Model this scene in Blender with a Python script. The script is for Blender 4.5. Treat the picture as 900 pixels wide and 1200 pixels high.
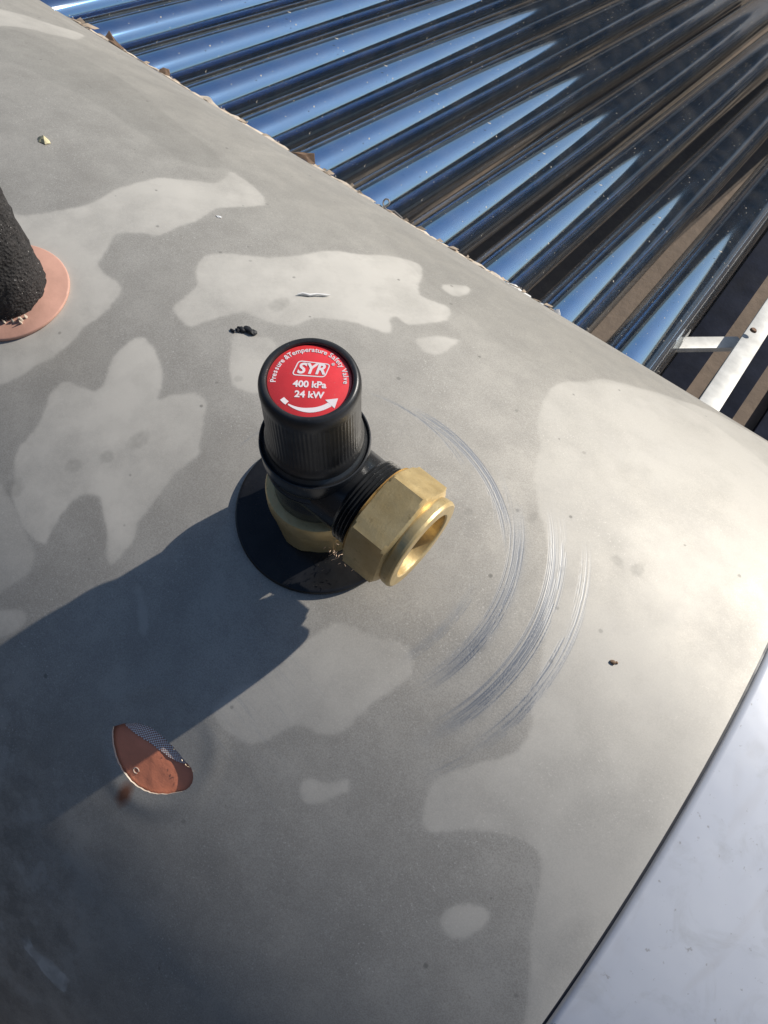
import bpy, bmesh, math, random
import numpy as np
from mathutils import Vector, Matrix, noise

for o in list(bpy.data.objects):
    bpy.data.objects.remove(o)
sc = bpy.context.scene
MM = 0.001
R = 0.235                     # radius of the tank, axis along X at z = -R, valve at the origin

# ------------------------------------------------------------------ camera
cd = bpy.data.cameras.new('camera')
cd.sensor_fit = 'AUTO'; cd.sensor_width = 36.0
cd.lens = 913.64 / 1200.0 * 36.0
cd.clip_start = 0.01; cd.clip_end = 2000
cam = bpy.data.objects.new('camera', cd)
sc.collection.objects.link(cam)
cx = Vector((0.7952901, 0.60563, 0.0269441))
cy = -Vector((0.5658935, -0.7257004, -0.39131))
cz = -Vector((-0.2174357, 0.3264524, -0.9198644))
cam.matrix_world = Matrix(((cx.x, cy.x, cz.x, 0.0703678), (cx.y, cy.y, cz.y, -0.0697147),
                           (cx.z, cy.z, cz.z, 0.2310549), (0, 0, 0, 1)))
sc.camera = cam

# ------------------------------------------------------------------ sky, sun, exposure
SUN_EL = math.radians(31.0)
SUN_AZ = math.radians(24.0)   # from +Y towards +X
w = bpy.data.worlds.new('World'); sc.world = w; w.use_nodes = True
nt = w.node_tree; nt.nodes.clear()
sky = nt.nodes.new('ShaderNodeTexSky'); sky.sky_type = 'NISHITA'; sky.sun_disc = False
sky.sun_elevation = SUN_EL; sky.sun_rotation = SUN_AZ
sky.air_density = 1.0; sky.dust_density = 0.9; sky.ozone_density = 3.0
bg = nt.nodes.new('ShaderNodeBackground'); bg.inputs['Strength'].default_value = 0.088
wo = nt.nodes.new('ShaderNodeOutputWorld')
nt.links.new(sky.outputs[0], bg.inputs[0]); nt.links.new(bg.outputs[0], wo.inputs[0])
sl = bpy.data.lights.new('sun', 'SUN'); sl.energy = 4.6; sl.angle = math.radians(0.55)
sl.color = (1.0, 0.95, 0.87)
so = bpy.data.objects.new('sun', sl); sc.collection.objects.link(so)
sdir = Vector((math.cos(SUN_EL) * math.sin(SUN_AZ), math.cos(SUN_EL) * math.cos(SUN_AZ), math.sin(SUN_EL)))
so.rotation_euler = sdir.to_track_quat('Z', 'Y').to_euler()
so.location = sdir * 3
sc.view_settings.view_transform = 'Standard'; sc.view_settings.look = 'None'
sc.view_settings.exposure = 0.14; sc.view_settings.gamma = 1.0

random.seed(7)
rs = np.random.RandomState(7)

# ------------------------------------------------------------------ helpers
def tag(o, label=None, cat=None, group=None, kind=None):
    if label: o['label'] = label
    if cat: o['category'] = cat
    if group: o['group'] = group
    if kind: o['kind'] = kind
    return o

def thing(name, label, cat, loc=(0, 0, 0), group=None):
    o = bpy.data.objects.new(name, None); o.empty_display_size = 0.01
    sc.collection.objects.link(o); o.location = loc
    return tag(o, label, cat, group)

def link(name, me, mat, parent=None, smooth=True, auto=None):
    o = bpy.data.objects.new(name, me); sc.collection.objects.link(o)
    if mat: me.materials.append(mat)
    if smooth:
        me.shade_smooth()
        if auto: me.set_sharp_from_angle(angle=math.radians(auto))
    if parent:
        o.parent = parent
        bpy.context.view_layer.update()
        o.matrix_parent_inverse = parent.matrix_world.inverted()
    return o

def from_bm(name, bm, mat, parent=None, smooth=True, auto=35):
    me = bpy.data.meshes.new(name); bmesh.ops.recalc_face_normals(bm, faces=bm.faces[:])
    bm.to_mesh(me); bm.free()
    return link(name, me, mat, parent, smooth, auto)

def lathe(bm, prof, seg=96, M=None, close=False, rfun=None):
    """prof: list of (r, z) in mm -> surface of revolution about local Z."""
    rings = []
    for r, z in prof:
        if r < 1e-6:
            rings.append([bm.verts.new((0, 0, z * MM))])
        else:
            ring = []
            for i in range(seg):
                a = 2 * math.pi * i / seg
                rr = r if rfun is None else rfun(r, z, a, i)
                ring.append(bm.verts.new((rr * MM * math.cos(a), rr * MM * math.sin(a), z * MM)))
            rings.append(ring)
    pairs = list(zip(rings[:-1], rings[1:]))
    if close: pairs.append((rings[-1], rings[0]))
    for A, B in pairs:
        if len(A) == 1 and len(B) == 1: continue
        for i in range(seg):
            j = (i + 1) % seg
            if len(A) == 1: bm.faces.new((A[0], B[i], B[j]))
            elif len(B) == 1: bm.faces.new((A[i], B[0], A[j]))
            else: bm.faces.new((A[i], B[i], B[j], A[j]))
    vs = [v for ring in rings for v in ring]
    if M is not None: bmesh.ops.transform(bm, matrix=M, verts=vs)
    return vs

def box(bm, c, s, M=None, bevel=0.0):
    r = bmesh.ops.create_cube(bm, size=1.0)
    vs = r['verts']
    for v in vs: v.co = Vector((c[0] + v.co.x * s[0], c[1] + v.co.y * s[1], c[2] + v.co.z * s[2]))
    if bevel:
        es = list({e for v in vs for e in v.link_edges})
        rr = bmesh.ops.bevel(bm, geom=es, offset=bevel, segments=2, affect='EDGES', profile=0.6)
        vs = list({v for f in rr['faces'] for v in f.verts} | {v for v in vs if v.is_valid})
    if M is not None: bmesh.ops.transform(bm, matrix=M, verts=vs)
    return vs

def tube(bm, pts, rad, seg=8, cap=True):
    rings = []
    n = len(pts); prev = None
    for k, q in enumerate(pts):
        q = Vector(q)
        t = (Vector(pts[min(k + 1, n - 1)]) - Vector(pts[max(k - 1, 0)])).normalized()
        if prev is None:
            u = t.cross(Vector((0, 0, 1)));
            if u.length < 1e-4: u = t.cross(Vector((1, 0, 0)))
            u.normalize()
        else:
            u = (prev - t * prev.dot(t)).normalized()
        prev = u; v = t.cross(u)
        r = rad[k] if isinstance(rad, (list, tuple)) else rad
        rings.append([bm.verts.new(q + (u * math.cos(2 * math.pi * i / seg) + v * math.sin(2 * math.pi * i / seg)) * r) for i in range(seg)])
    for A, B in zip(rings[:-1], rings[1:]):
        for i in range(seg):
            j = (i + 1) % seg
            bm.faces.new((A[i], B[i], B[j], A[j]))
    if cap:
        bm.faces.new(rings[0][::-1]); bm.faces.new(rings[-1])

def cyl_pt(x, s, h=0.0):
    """a point on the tank from mm along it, mm round it (0 = top, + towards the tubes), mm above the sheet"""
    th = s * MM / R; r = R + h * MM
    return Vector((x * MM, r * math.sin(th), r * math.cos(th) - R))

# ------------------------------------------------------------------ materials
class NT:
    def __init__(self, name):
        self.m = bpy.data.materials.new(name); self.m.use_nodes = True
        self.t = self.m.node_tree; self.t.nodes.clear()
        self.out = self.n('ShaderNodeOutputMaterial')
    def n(self, typ, **kw):
        nd = self.t.nodes.new(typ)
        for k, v in kw.items(): setattr(nd, k, v)
        return nd
    def l(self, a, b): self.t.links.new(a, b)
    def val(self, sock, v):
        if isinstance(v, (int, float)): sock.default_value = v
        elif isinstance(v, tuple): sock.default_value = v if len(v) == len(sock.default_value) else (*v, 1)
        else: self.l(v, sock)
    def math(self, op, a, b=0.0, clamp=False):
        nd = self.n('ShaderNodeMath', operation=op); nd.use_clamp = clamp
        self.val(nd.inputs[0], a); self.val(nd.inputs[1], b); return nd.outputs[0]
    def mix(self, f, a, b):
        nd = self.n('ShaderNodeMix', data_type='RGBA')
        self.val(nd.inputs[0], f); self.val(nd.inputs[6], a); self.val(nd.inputs[7], b); return nd.outputs[2]
    def ramp(self, v, lo, hi, a=0.0, b=1.0):
        nd = self.n('ShaderNodeMapRange'); nd.clamp = True
        self.val(nd.inputs[0], v)
        for i, q in enumerate((lo, hi, a, b)): nd.inputs[i + 1].default_value = q
        return nd.outputs[0]
    def noise(self, scale, detail=3, rough=0.5, vec=None, dist=0.0):
        nd = self.n('ShaderNodeTexNoise'); nd.inputs['Scale'].default_value = scale
        nd.inputs['Detail'].default_value = detail; nd.inputs['Roughness'].default_value = rough
        nd.inputs['Distortion'].default_value = dist
        if vec is not None: self.l(vec, nd.inputs['Vector'])
        return nd.outputs[0]
    def coord(self, kind='Object', scale=None):
        tc = self.n('ShaderNodeTexCoord').outputs[kind]
        if scale:
            mp = self.n('ShaderNodeMapping'); mp.inputs['Scale'].default_value = scale
            self.l(tc, mp.inputs[0]); return mp.outputs[0]
        return tc
    def bump(self, h, strength, dist, normal=None):
        b = self.n('ShaderNodeBump'); b.inputs['Strength'].default_value = strength
        b.inputs['Distance'].default_value = dist; self.l(h, b.inputs['Height'])
        if normal is not None: self.l(normal, b.inputs['Normal'])
        return b.outputs[0]
    def bsdf(self, **kw):
        b = self.n('ShaderNodeBsdfPrincipled')
        for k, v in kw.items(): self.val(b.inputs[k.replace('_', ' ')], v)
        self.l(b.outputs[0], self.out.inputs[0]); return b

def simple(name, col, rough, metal=0.0, var=0.12, nscale=300, bump=0.0, bscale=900, bdist=0.0002, spec=0.5, coat=0.0, dust=0.0):
    g = NT(name); v = g.coord()
    n = g.noise(nscale, 4, 0.6, v)
    c = g.mix(g.ramp(n, 0.3, 0.7), tuple(x * (1 - var) for x in col), tuple(min(1, x * (1 + var)) for x in col))
    if dust:
        d = g.math('ADD', g.ramp(g.noise(1500, 2, 0.5, v), 0.70, 0.76, 0, dust * 4), g.ramp(g.noise(70, 5, 0.7, v), 0.4, 0.8, 0, dust), True)
        c = g.mix(d, c, (0.34, 0.31, 0.27))
    r = g.ramp(g.noise(nscale * 0.7, 3, 0.5, v), 0.3, 0.7, rough * 0.85, min(1, rough * 1.15))
    kw = dict(Base_Color=c, Roughness=r, Metallic=metal, Specular_IOR_Level=spec, Coat_Weight=coat)
    if bump: kw['Normal'] = g.bump(g.noise(bscale, 4, 0.65, v), bump, bdist)
    g.bsdf(**kw)
    return g.m

# ---- stains traced in surface millimetres (x along the tank, s round it)
STAINS = {
    'A': (0.8, [[-179.0, 15.6], [-168.3, 25.3], [-157.9, 38.6], [-154.7, 52.2], [-154.8, 66.0], [-151.6, 79.1], [-145.4, 89.8], [-138.2, 98.2], [-138.9, 107.2], [-142.3, 115.4], [-134.6, 115.4], [-124.8, 112.8], [-118.6, 109.4], [-115.7, 104.3], [-120.7, 91.1], [-123.8, 82.6], [-121.9, 73.0], [-122.8, 63.0], [-123.7, 53.2], [-128.6, 49.5], [-133.7, 46.0], [-135.3, 41.6], [-132.4, 35.5], [-130.5, 31.2], [-129.0, 27.3], [-122.9, 25.7], [-117.3, 25.2], [-113.6, 23.2], [-110.8, 17.2], [-110.0, 10.0], [-111.4, 3.3], [-110.0, -2.8], [-110.6, -11.8], [-112.8, -19.2], [-115.6, -24.5], [-118.8, -29.5], [-123.8, -34.3]]),
    'B': (0.8, [[-91.6, 13.9], [-85.0, 12.2], [-78.2, 8.5], [-72.1, 2.2], [-70.2, -1.9], [-67.5, 1.5], [-63.0, 7.3], [-56.2, 7.5], [-52.8, 2.5], [-48.4, -4.4], [-45.2, -7.9], [-46.5, -14.8], [-46.3, -23.3], [-45.5, -32.5], [-45.1, -39.2], [-42.3, -43.1], [-42.2, -50.9], [-43.0, -54.2], [-46.6, -52.4], [-54.8, -44.5], [-62.0, -39.1], [-65.7, -40.7], [-68.5, -47.3], [-67.5, -57.1], [-67.1, -62.0], [-74.7, -62.3], [-81.0, -59.8], [-88.4, -54.4], [-95.4, -46.7], [-95.8, -37.7], [-97.7, -27.5], [-101.1, -22.0], [-101.0, -15.9], [-95.1, -13.5], [-89.3, -11.2], [-89.9, -5.3], [-93.2, 1.0], [-93.6, 7.5]]),
    'C': (0.9, [[-94.1, 30.0], [-94.1, 37.0], [-95.4, 43.7], [-101.1, 49.6], [-103.4, 57.1], [-100.5, 65.2], [-95.0, 71.3], [-87.4, 77.8], [-82.2, 87.3], [-78.3, 99.4], [-70.1, 112.8], [-61.8, 127.9], [-53.1, 136.6], [-46.6, 129.2], [-41.3, 116.5], [-37.1, 111.0], [-29.9, 111.8], [-23.7, 114.4], [-20.9, 107.4], [-23.7, 94.9], [-27.7, 88.4], [-33.7, 88.1], [-34.1, 84.0], [-29.8, 78.3], [-37.6, 73.4], [-46.7, 69.3], [-54.0, 63.0], [-56.0, 55.5], [-60.9, 51.6], [-69.7, 47.6], [-74.4, 46.0], [-77.4, 38.8], [-80.6, 32.5], [-82.8, 28.3], [-88.9, 28.1]]),
    'Cb': (0.95, [[-35.6, 129.6], [-31.2, 142.8], [-27.5, 138.1], [-27.5, 126.8], [-32.4, 125.3]]),
    'Cc': (0.95, [[-20.5, 83.7], [-15.7, 91.8], [-10.0, 97.9], [-9.5, 91.6], [-9.9, 84.6], [-12.2, 80.2], [-16.8, 80.5]]),
    'Cd': (0.7, [[-68.0, 32.1], [-66.8, 37.5], [-62.7, 39.7], [-57.0, 42.4], [-46.7, 30.5], [-45.4, 20.9], [-53.0, 17.7], [-60.7, 23.2]]),
    'D': (0.62, [[31.1, 108.4], [37.5, 126.9], [45.7, 139.0], [58.7, 151.9], [72.6, 167.5], [92.4, 189.0], [137.9, 180.5], [163.1, 26.3], [143.9, -86.5], [138.1, -91.8], [132.5, -79.7], [127.6, -70.0], [119.1, -56.4], [114.9, -47.4], [109.3, -42.1], [101.4, -43.1], [92.7, -49.3], [83.5, -55.0], [79.3, -52.5], [77.3, -42.4], [82.1, -34.4], [90.1, -24.5], [91.4, -16.9], [86.2, -7.2], [82.6, 1.2], [75.3, 15.6], [65.1, 33.3], [57.3, 43.2], [50.8, 50.9], [42.0, 67.7], [34.6, 83.7], [31.1, 95.1]]),
    'E': (0.6, [[98.9, -71.3], [99.7, -68.4], [102.6, -65.2], [107.7, -62.2], [109.9, -63.8], [109.9, -67.4], [108.3, -71.2], [105.8, -73.7], [102.0, -74.5], [100.0, -73.3]]),
    'F': (0.6, [[45.9, -68.1], [46.6, -65.7], [48.8, -64.3], [52.0, -63.6], [55.1, -60.9], [57.3, -58.9], [59.1, -60.0], [60.1, -61.8], [57.1, -64.8], [55.1, -68.4], [52.6, -70.6], [50.0, -71.5], [47.5, -70.2]]),
    'G': (0.55, [[12.1, -66.2], [15.8, -69.7], [20.7, -70.6], [26.7, -69.7], [29.3, -66.6], [31.2, -62.6], [33.2, -58.9], [35.8, -56.0], [40.7, -54.8], [44.8, -52.9], [47.6, -49.5], [49.0, -46.0], [49.9, -40.8], [50.9, -33.9], [53.3, -24.4], [47.7, -19.0], [38.2, -21.4], [27.5, -24.6], [23.6, -32.3], [21.6, -40.2], [16.9, -53.2]]),
    'H': (1.0, [[0.3, -173.9], [2.1, -172.7], [6.6, -174.6], [11.8, -173.1], [16.4, -172.9], [20.5, -173.2], [20.4, -175.7], [20.5, -179.6], [15.8, -180.5], [10.7, -179.8], [6.1, -178.5], [1.8, -177.8]]),
    'I': (0.6, [[-311.5, 126.7], [-309.3, 139.8], [-300.8, 153.8], [-295.3, 170.6], [-282.5, 154.3], [-284.1, 139.4], [-287.6, 132.1], [-291.3, 120.4], [-294.1, 113.2]]),
    'J': (0.5, [[-32.4, -55.6], [-31.0, -54.3], [-27.3, -56.9], [-24.0, -59.4], [-19.8, -63.5], [-20.5, -65.3], [-23.0, -64.5], [-27.4, -60.2]]),
    'K': (0.7, [[-68.9, -92.8], [-63.6, -86.9], [-57.2, -82.6], [-54.7, -85.2], [-57.4, -92.2], [-64.1, -98.9]]),
    'L': (0.12, [[20.3, -170.2], [23.1, -149.8], [28.7, -134.6], [32.1, -115.7], [34.9, -119.9], [31.4, -145.2], [29.2, -168.8], [28.4, -184.7], [23.1, -181.3]]),
    'M': (0.5, [[-71.9, -84.1], [-96.4, -56.4], [-81.0, -59.8], [-64.9, -68.9], [-66.9, -80.5]]),
    'N': (-0.5, [[-291.4, 111.1], [-272.7, 129.7], [-252.3, 135.1], [-228.1, 136.8], [-192.0, 128.6], [-166.9, 124.4], [-146.3, 114.1], [-153.7, 102.1], [-170.0, 100.9], [-196.0, 101.1], [-219.6, 100.8], [-235.0, 97.8], [-253.4, 94.7], [-263.1, 89.1]]),
    'O': (-0.35, [[-95.9, 168.9], [-18.3, 173.1], [25.3, 186.2], [69.4, 211.3], [114.2, 210.7], [132.8, 211.4], [137.6, 135.0], [106.5, 153.4], [73.6, 160.6], [46.4, 136.4], [30.5, 114.2], [7.2, 112.7], [-31.6, 122.3], [-66.8, 136.1]]),
}
DOTS = [[-69.4, -27.6, 2.3, 2.4], [-64.9, -17.0, 2.3, 4.4], [-75.3, -36.0, 2.6, 2.7], [-68.3, 58.9, 3.5, 4.6], [-87.8, -54.6, 3.6, 3.5], [54.2, 42.2, 1.5, 2.6], [85.4, 46.7, 2.4, 1.9], [91.6, 49.6, 2.1, 2.9], [-55.0, 21.3, 1.8, 1.5], [65.1, -5.8, 2.3, 1.8], [71.1, 31.3, 1.1, 1.8], [67.3, 30.8, 0.8, 0.9], [37.2, 30.2, 1.1, 1.3]]

U0, V0, SPAN, NPX = -400.0, -280.0, 560.0, 3072

def vnoise(shape, cell, seed):
    r = np.random.RandomState(seed); h, wd = shape
    gh, gw = h // cell + 3, wd // cell + 3
    g = r.rand(gh, gw)
    y = np.arange(h) / cell; x = np.arange(wd) / cell
    yi = y.astype(int); xi = x.astype(int); fy = y - yi; fx = x - xi
    fy = fy * fy * (3 - 2 * fy); fx = fx * fx * (3 - 2 * fx)
    a = g[yi][:, xi]; b = g[yi][:, xi + 1]; c = g[yi + 1][:, xi]; d = g[yi + 1][:, xi + 1]
    FY = fy[:, None]; FX = fx[None, :]
    return (a * (1 - FX) + b * FX) * (1 - FY) + (c * (1 - FX) + d * FX) * FY

def catmull(P, k=5):
    P = np.array(P, float); n = len(P); out = []
    for i in range(n):
        a, b, c, d = P[i - 1], P[i], P[(i + 1) % n], P[(i + 2) % n]
        for t in np.arange(k) / k:
            out.append(0.5 * ((2 * b) + (c - a) * t + (2 * a - 5 * b + 4 * c - d) * t * t + (3 * b - a - 3 * c + d) * t ** 3))
    return np.array(out)

def stain_image():
    N = NPX; px = SPAN / N
    ax = U0 + (np.arange(N) + 0.5) * px; ay = V0 + (np.arange(N) + 0.5) * px
    X, Y = np.meshgrid(ax, ay)
    wx = (vnoise((N, N), 60, 1) - 0.5) * 2.4 + (vnoise((N, N), 16, 2) - 0.5) * 0.5 + (vnoise((N, N), 4, 31) - 0.5) * 0.7
    wy = (vnoise((N, N), 60, 3) - 0.5) * 2.4 + (vnoise((N, N), 16, 4) - 0.5) * 0.5 + (vnoise((N, N), 4, 32) - 0.5) * 0.7
    XW = X + wx; YW = Y + wy
    film = np.zeros((N, N), np.float32); dark = np.zeros((N, N), np.float32)
    for key, (wt, poly) in STAINS.items():
        P = catmull(poly)
        i0 = max(0, int((P[:, 0].min() - U0) / px) - 12); i1 = min(N, int((P[:, 0].max() - U0) / px) + 12)
        j0 = max(0, int((P[:, 1].min() - V0) / px) - 12); j1 = min(N, int((P[:, 1].max() - V0) / px) + 12)
        if i1 <= i0 or j1 <= j0: continue
        xx = XW[j0:j1, i0:i1]; yy = YW[j0:j1, i0:i1]; ins = np.zeros(xx.shape, bool)
        for k in range(len(P)):
            (xa, ya), (xb, yb) = P[k - 1], P[k]
            if ya == yb: continue
            cond = (ya > yy) != (yb > yy)
            ins ^= cond & (xx < (xb - xa) * (yy - ya) / (yb - ya) + xa)
        m = ins.astype(np.float32)
        for _ in range(14 if wt > 0 else 40):                      # a soft drying edge
            m[1:-1, 1:-1] = (m[1:-1, 1:-1] * 2 + m[:-2, 1:-1] + m[2:, 1:-1] + m[1:-1, :-2] + m[1:-1, 2:]) / 6
        if wt > 0:                                               # a thin wide veil, so the edge fades unevenly
            c_ = m[::4, ::4].copy()
            for _ in range(10):
                c_[1:-1, 1:-1] = (c_[1:-1, 1:-1] + c_[:-2, 1:-1] + c_[2:, 1:-1] + c_[1:-1, :-2] + c_[1:-1, 2:]) / 5
            wide = np.repeat(np.repeat(c_, 4, 0), 4, 1)[:m.shape[0], :m.shape[1]]
            m = 0.74 * m + 0.26 * wide
        sub = film[j0:j1, i0:i1]
        if wt > 0: np.maximum(sub, m * wt, out=sub)
        else: dark[j0:j1, i0:i1] = np.maximum(dark[j0:j1, i0:i1], m * -wt * 0.5)
    for x, s, rx, ry in DOTS:
        d = ((XW - x) / rx) ** 2 + ((YW - s) / ry) ** 2
        dark = np.maximum(dark, 0.42 * np.clip(1.4 - d, 0, 1.0) * (0.6 + 0.4 * vnoise((N, N), 5, 9)))
    r = np.random.RandomState(5)
    for _ in range(150):                                         # specks of dirt
        x = r.uniform(-330, 136); s = r.uniform(-150, 200); a = r.uniform(0.25, 0.75)
        i = int((x - U0) / px); j = int((s - V0) / px); q = 4
        if q < i < N - q and q < j < N - q:
            dd = ((X[j - q:j + q, i - q:i + q] - x) ** 2 + (Y[j - q:j + q, i - q:i + q] - s) ** 2)
            dark[j - q:j + q, i - q:i + q] = np.maximum(dark[j - q:j + q, i - q:i + q], (dd < a * a) * r.uniform(0.4, 1))
    brk = 0.62 * vnoise((N, N), 110, 41) + 0.38 * vnoise((N, N), 30, 42)
    film *= np.clip(0.42 + 0.9 * brk + 0.16 * (vnoise((N, N), 7, 43) - 0.5), 0, 1.05)
    # grime and smears low on the near side
    low = np.clip((-95 - Y - 0.25 * X) / 70, 0, 1) * np.clip((60 - X) / 90, 0, 1)
    sm = vnoise((N, N), 50, 47) * 0.5 + vnoise((N, N), 18, 48) * 0.3 + vnoise((N, N), 6, 49) * 0.2
    Ph = STAINS['H'][1]; hx = sum(a for a, b in Ph) / len(Ph); hs = sum(b for a, b in Ph) / len(Ph)
    film = np.maximum(film, (film > 0.3) * (np.hypot(X - hx, Y - hs) < 28) * np.clip(vnoise((N, N), 12, 61) * 1.6, 0, 1))
    film = np.maximum(film, low * np.clip((sm - 0.56) * 4, 0, 0.5))
    dark = np.maximum(dark, low * np.clip((0.50 - sm) * 4, 0, 0.75))
    # tool scratches: arcs about the valve
    rr = np.hypot(X, Y); an = np.degrees(np.arctan2(Y, X))
    scr = np.zeros((N, N), np.float32)
    brk2 = 0.6 * vnoise((N, N), 26, 51) + 0.4 * vnoise((N, N), 9, 52)
    def arcs(r0, r1, a0, a1, count, seed, strength, wid=0.12, soft=12.0, cx=0.0, cy=0.0):
        q = np.random.RandomState(seed)
        for _ in range(count):
            rc = q.uniform(r0, r1); w_ = wid * q.uniform(0.6, 1.5)
            b0 = a0 + q.uniform(0, 0.35) * (a1 - a0) * q.rand(); b1 = a1 - q.uniform(0, 0.4) * (a1 - a0) * q.rand()
            ex, ey = q.uniform(-0.7, 0.7, 2) + (cx, cy); st = strength * q.uniform(0.35, 1.0)
            lim = 4 + abs(cx) + abs(cy); sel = (rr > rc - lim) & (rr < rc + lim) & (an > b0) & (an < b1)
            jj, ii = np.nonzero(sel)
            if len(jj) == 0: continue
            d = np.abs(np.hypot(X[jj, ii] - ex, Y[jj, ii] - ey) - rc)
            e = np.minimum((an[jj, ii] - b0) / soft, (b1 - an[jj, ii]) / soft)
            g = np.exp(-(d / w_) ** 2) * np.clip(e, 0, 1) * st
            g *= np.clip((brk2[(jj + int(rc * 37)) % N, ii] - q.uniform(0.0, 0.42)) * 4, 0, 1)
            scr[jj, ii] = np.maximum(scr[jj, ii], g)
    arcs(84.2, 88.2, -23, 34, 30, 11, 1.0)
    arcs(74.0, 79.5, -29, 42, 38, 12, 1.0)
    arcs(61.5, 66.0, -26, 44, 44, 13, 0.9)
    arcs(52.5, 55.0, -28, 18, 6, 14, 0.6)
    arcs(56.5, 62.5, 30, 64, 16, 15, 0.6)
    arcs(55.5, 58.5, 22, 96, 34, 21, 0.85, cx=7.0, cy=-5.0)
    arcs(50.0, 51.6, 56, 112, 4, 16, 0.85)
    arcs(50.5, 56.0, 52, 80, 9, 19, 0.5)
    arcs(35.8, 36.8, 155, 180, 3, 17, 0.8)
    arcs(84, 90, -34, -18, 10, 18, 0.5)
    # rubbed, bluish smudges under the scratches
    rub = np.zeros((N, N), np.float32)
    for rc, w_, a0, a1, st in ((64, 2.6, -24, 44, .42), (77, 2.6, -32, 14, .30), (86.5, 2.2, -24, 20, .26), (54, 1.6, 58, 84, .35), (53.5, 1.2, -26, 10, .3)):
        rub = np.maximum(rub, st * np.exp(-((rr - rc) / w_) ** 2) * np.clip(np.minimum(an - a0, a1 - an) / 14, 0, 1) * (0.25 + 1.1 * brk2))
    scr = np.maximum(scr, rub * 0.95)
    # brushed marks below the valve
    q = np.random.RandomState(23)
    for _ in range(45):
        x0 = q.uniform(5, 30); s0 = q.uniform(-80, -40); L = q.uniform(6, 22); a = math.radians(-12 + q.uniform(-4, 4))
        dx, dy = math.cos(a), math.sin(a)
        i0 = int((x0 - 2 - U0) / px); i1 = int((x0 + L + 2 - U0) / px); j0 = int((s0 - 12 - V0) / px); j1 = int((s0 + 8 - V0) / px)
        xx = X[j0:j1, i0:i1] - x0; yy = Y[j0:j1, i0:i1] - s0
        al = xx * dx + yy * dy; ac = np.abs(-xx * dy + yy * dx)
        g = np.exp(-(ac / 0.16) ** 2) * np.clip(np.minimum(al / 3, (L - al) / 3), 0, 1) * q.uniform(0.05, 0.18)
        scr[j0:j1, i0:i1] = np.maximum(scr[j0:j1, i0:i1], g)
    # a worn smear of grime in the lit zone beside the scratches
    img = bpy.data.images.new('tank_stains', N, N, alpha=False, float_buffer=False)
    img.colorspace_settings.name = 'Non-Color'
    A = np.ones((N, N, 4), np.float32)
    A[..., 0] = np.clip(film, 0, 1); A[..., 1] = np.clip(scr, 0, 1); A[..., 2] = np.clip(dark, 0, 1)
    img.pixels.foreach_set(A.ravel()); img.update(); img.pack()
    return img

def tank_material():
    g = NT('tank_steel')
    im = g.n('ShaderNodeTexImage'); im.image = stain_image(); im.extension = 'EXTEND'; im.interpolation = 'Cubic'
    uv = g.n('ShaderNodeUVMap'); uv.uv_map = 'surface'; g.l(uv.outputs[0], im.inputs[0])
    sp = g.n('ShaderNodeSeparateColor'); g.l(im.outputs[0], sp.inputs[0])
    film, scr, dark = sp.outputs[0], sp.outputs[1], sp.outputs[2]
    v = g.coord()
    grain = g.noise(2300, 3, 0.7, v); cloud = g.noise(9, 5, 0.6, v); mott = g.noise(55, 5, 0.65, v)
    base = g.mix(g.ramp(cloud, 0.3, 0.7), (0.415, 0.390, 0.345), (0.485, 0.455, 0.402))
    base = g.mix(g.ramp(mott, 0.35, 0.75, 0.0, 0.35), base, (0.31, 0.30, 0.28))
    base = g.mix(g.ramp(g.math('ADD', grain, g.math('MULTIPLY', mott, 0.5)), 0.60, 0.90, 0.0, 0.6), base, (0.24, 0.225, 0.20))
    spark = g.math('MULTIPLY', g.ramp(g.noise(1500, 2, 0.6, v), 0.62, 0.72), g.ramp(g.noise(26, 4, 0.6, v), 0.42, 0.62))
    base = g.mix(g.math('MULTIPLY', spark, 0.55), base, (0.74, 0.71, 0.65))
    fc = g.mix(g.ramp(mott, 0.3, 0.7), (0.535, 0.508, 0.455), (0.59, 0.56, 0.505))
    col = g.mix(film, base, fc)
    col = g.mix(g.math('MULTIPLY', dark, 0.62), col, (0.13, 0.125, 0.11))
    col = g.mix(g.math('MULTIPLY', scr, 0.75), col, (0.27, 0.30, 0.345))
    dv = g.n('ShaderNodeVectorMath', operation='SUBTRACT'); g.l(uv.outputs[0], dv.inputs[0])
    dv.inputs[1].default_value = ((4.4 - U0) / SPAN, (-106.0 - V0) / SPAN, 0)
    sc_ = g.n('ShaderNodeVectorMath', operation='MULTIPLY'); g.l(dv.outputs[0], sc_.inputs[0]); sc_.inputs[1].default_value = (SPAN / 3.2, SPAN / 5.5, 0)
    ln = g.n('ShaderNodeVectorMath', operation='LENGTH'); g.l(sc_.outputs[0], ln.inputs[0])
    plug_reflection = g.ramp(g.math('ADD', ln.outputs[1], g.math('MULTIPLY', g.noise(160, 3, 0.6, v), 0.9)), 0.8, 1.5, 0.9, 0.0)
    col = g.mix(plug_reflection, col, (0.20, 0.075, 0.035))  # red plug's reflection in the steel, painted into the colour
    rough = g.ramp(film, 0, 1, 0.58, 0.68)
    rough = g.math('ADD', rough, g.ramp(mott, 0.3, 0.7, -0.03, 0.05))
    rough = g.math('SUBTRACT', rough, g.math('MULTIPLY', scr, 0.28))
    met = g.math('ADD', g.ramp(film, 0, 1, 0.46, 0.32), g.math('MULTIPLY', scr, 0.5), True)
    nrm = g.bump(g.math('MULTIPLY', grain, g.ramp(film, 0, 0.8, 1.0, 0.35)), 0.10, 0.0002)
    nrm = g.bump(g.noise(14, 2, 0.5, v), 0.25, 0.004, nrm)
    nrm = g.bump(g.math('MULTIPLY', scr, -1.0), 0.28, 0.00018, nrm)
    g.bsdf(Base_Color=col, Roughness=rough, Metallic=met, Normal=nrm, Specular_IOR_Level=0.4)
    return g.m

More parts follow.
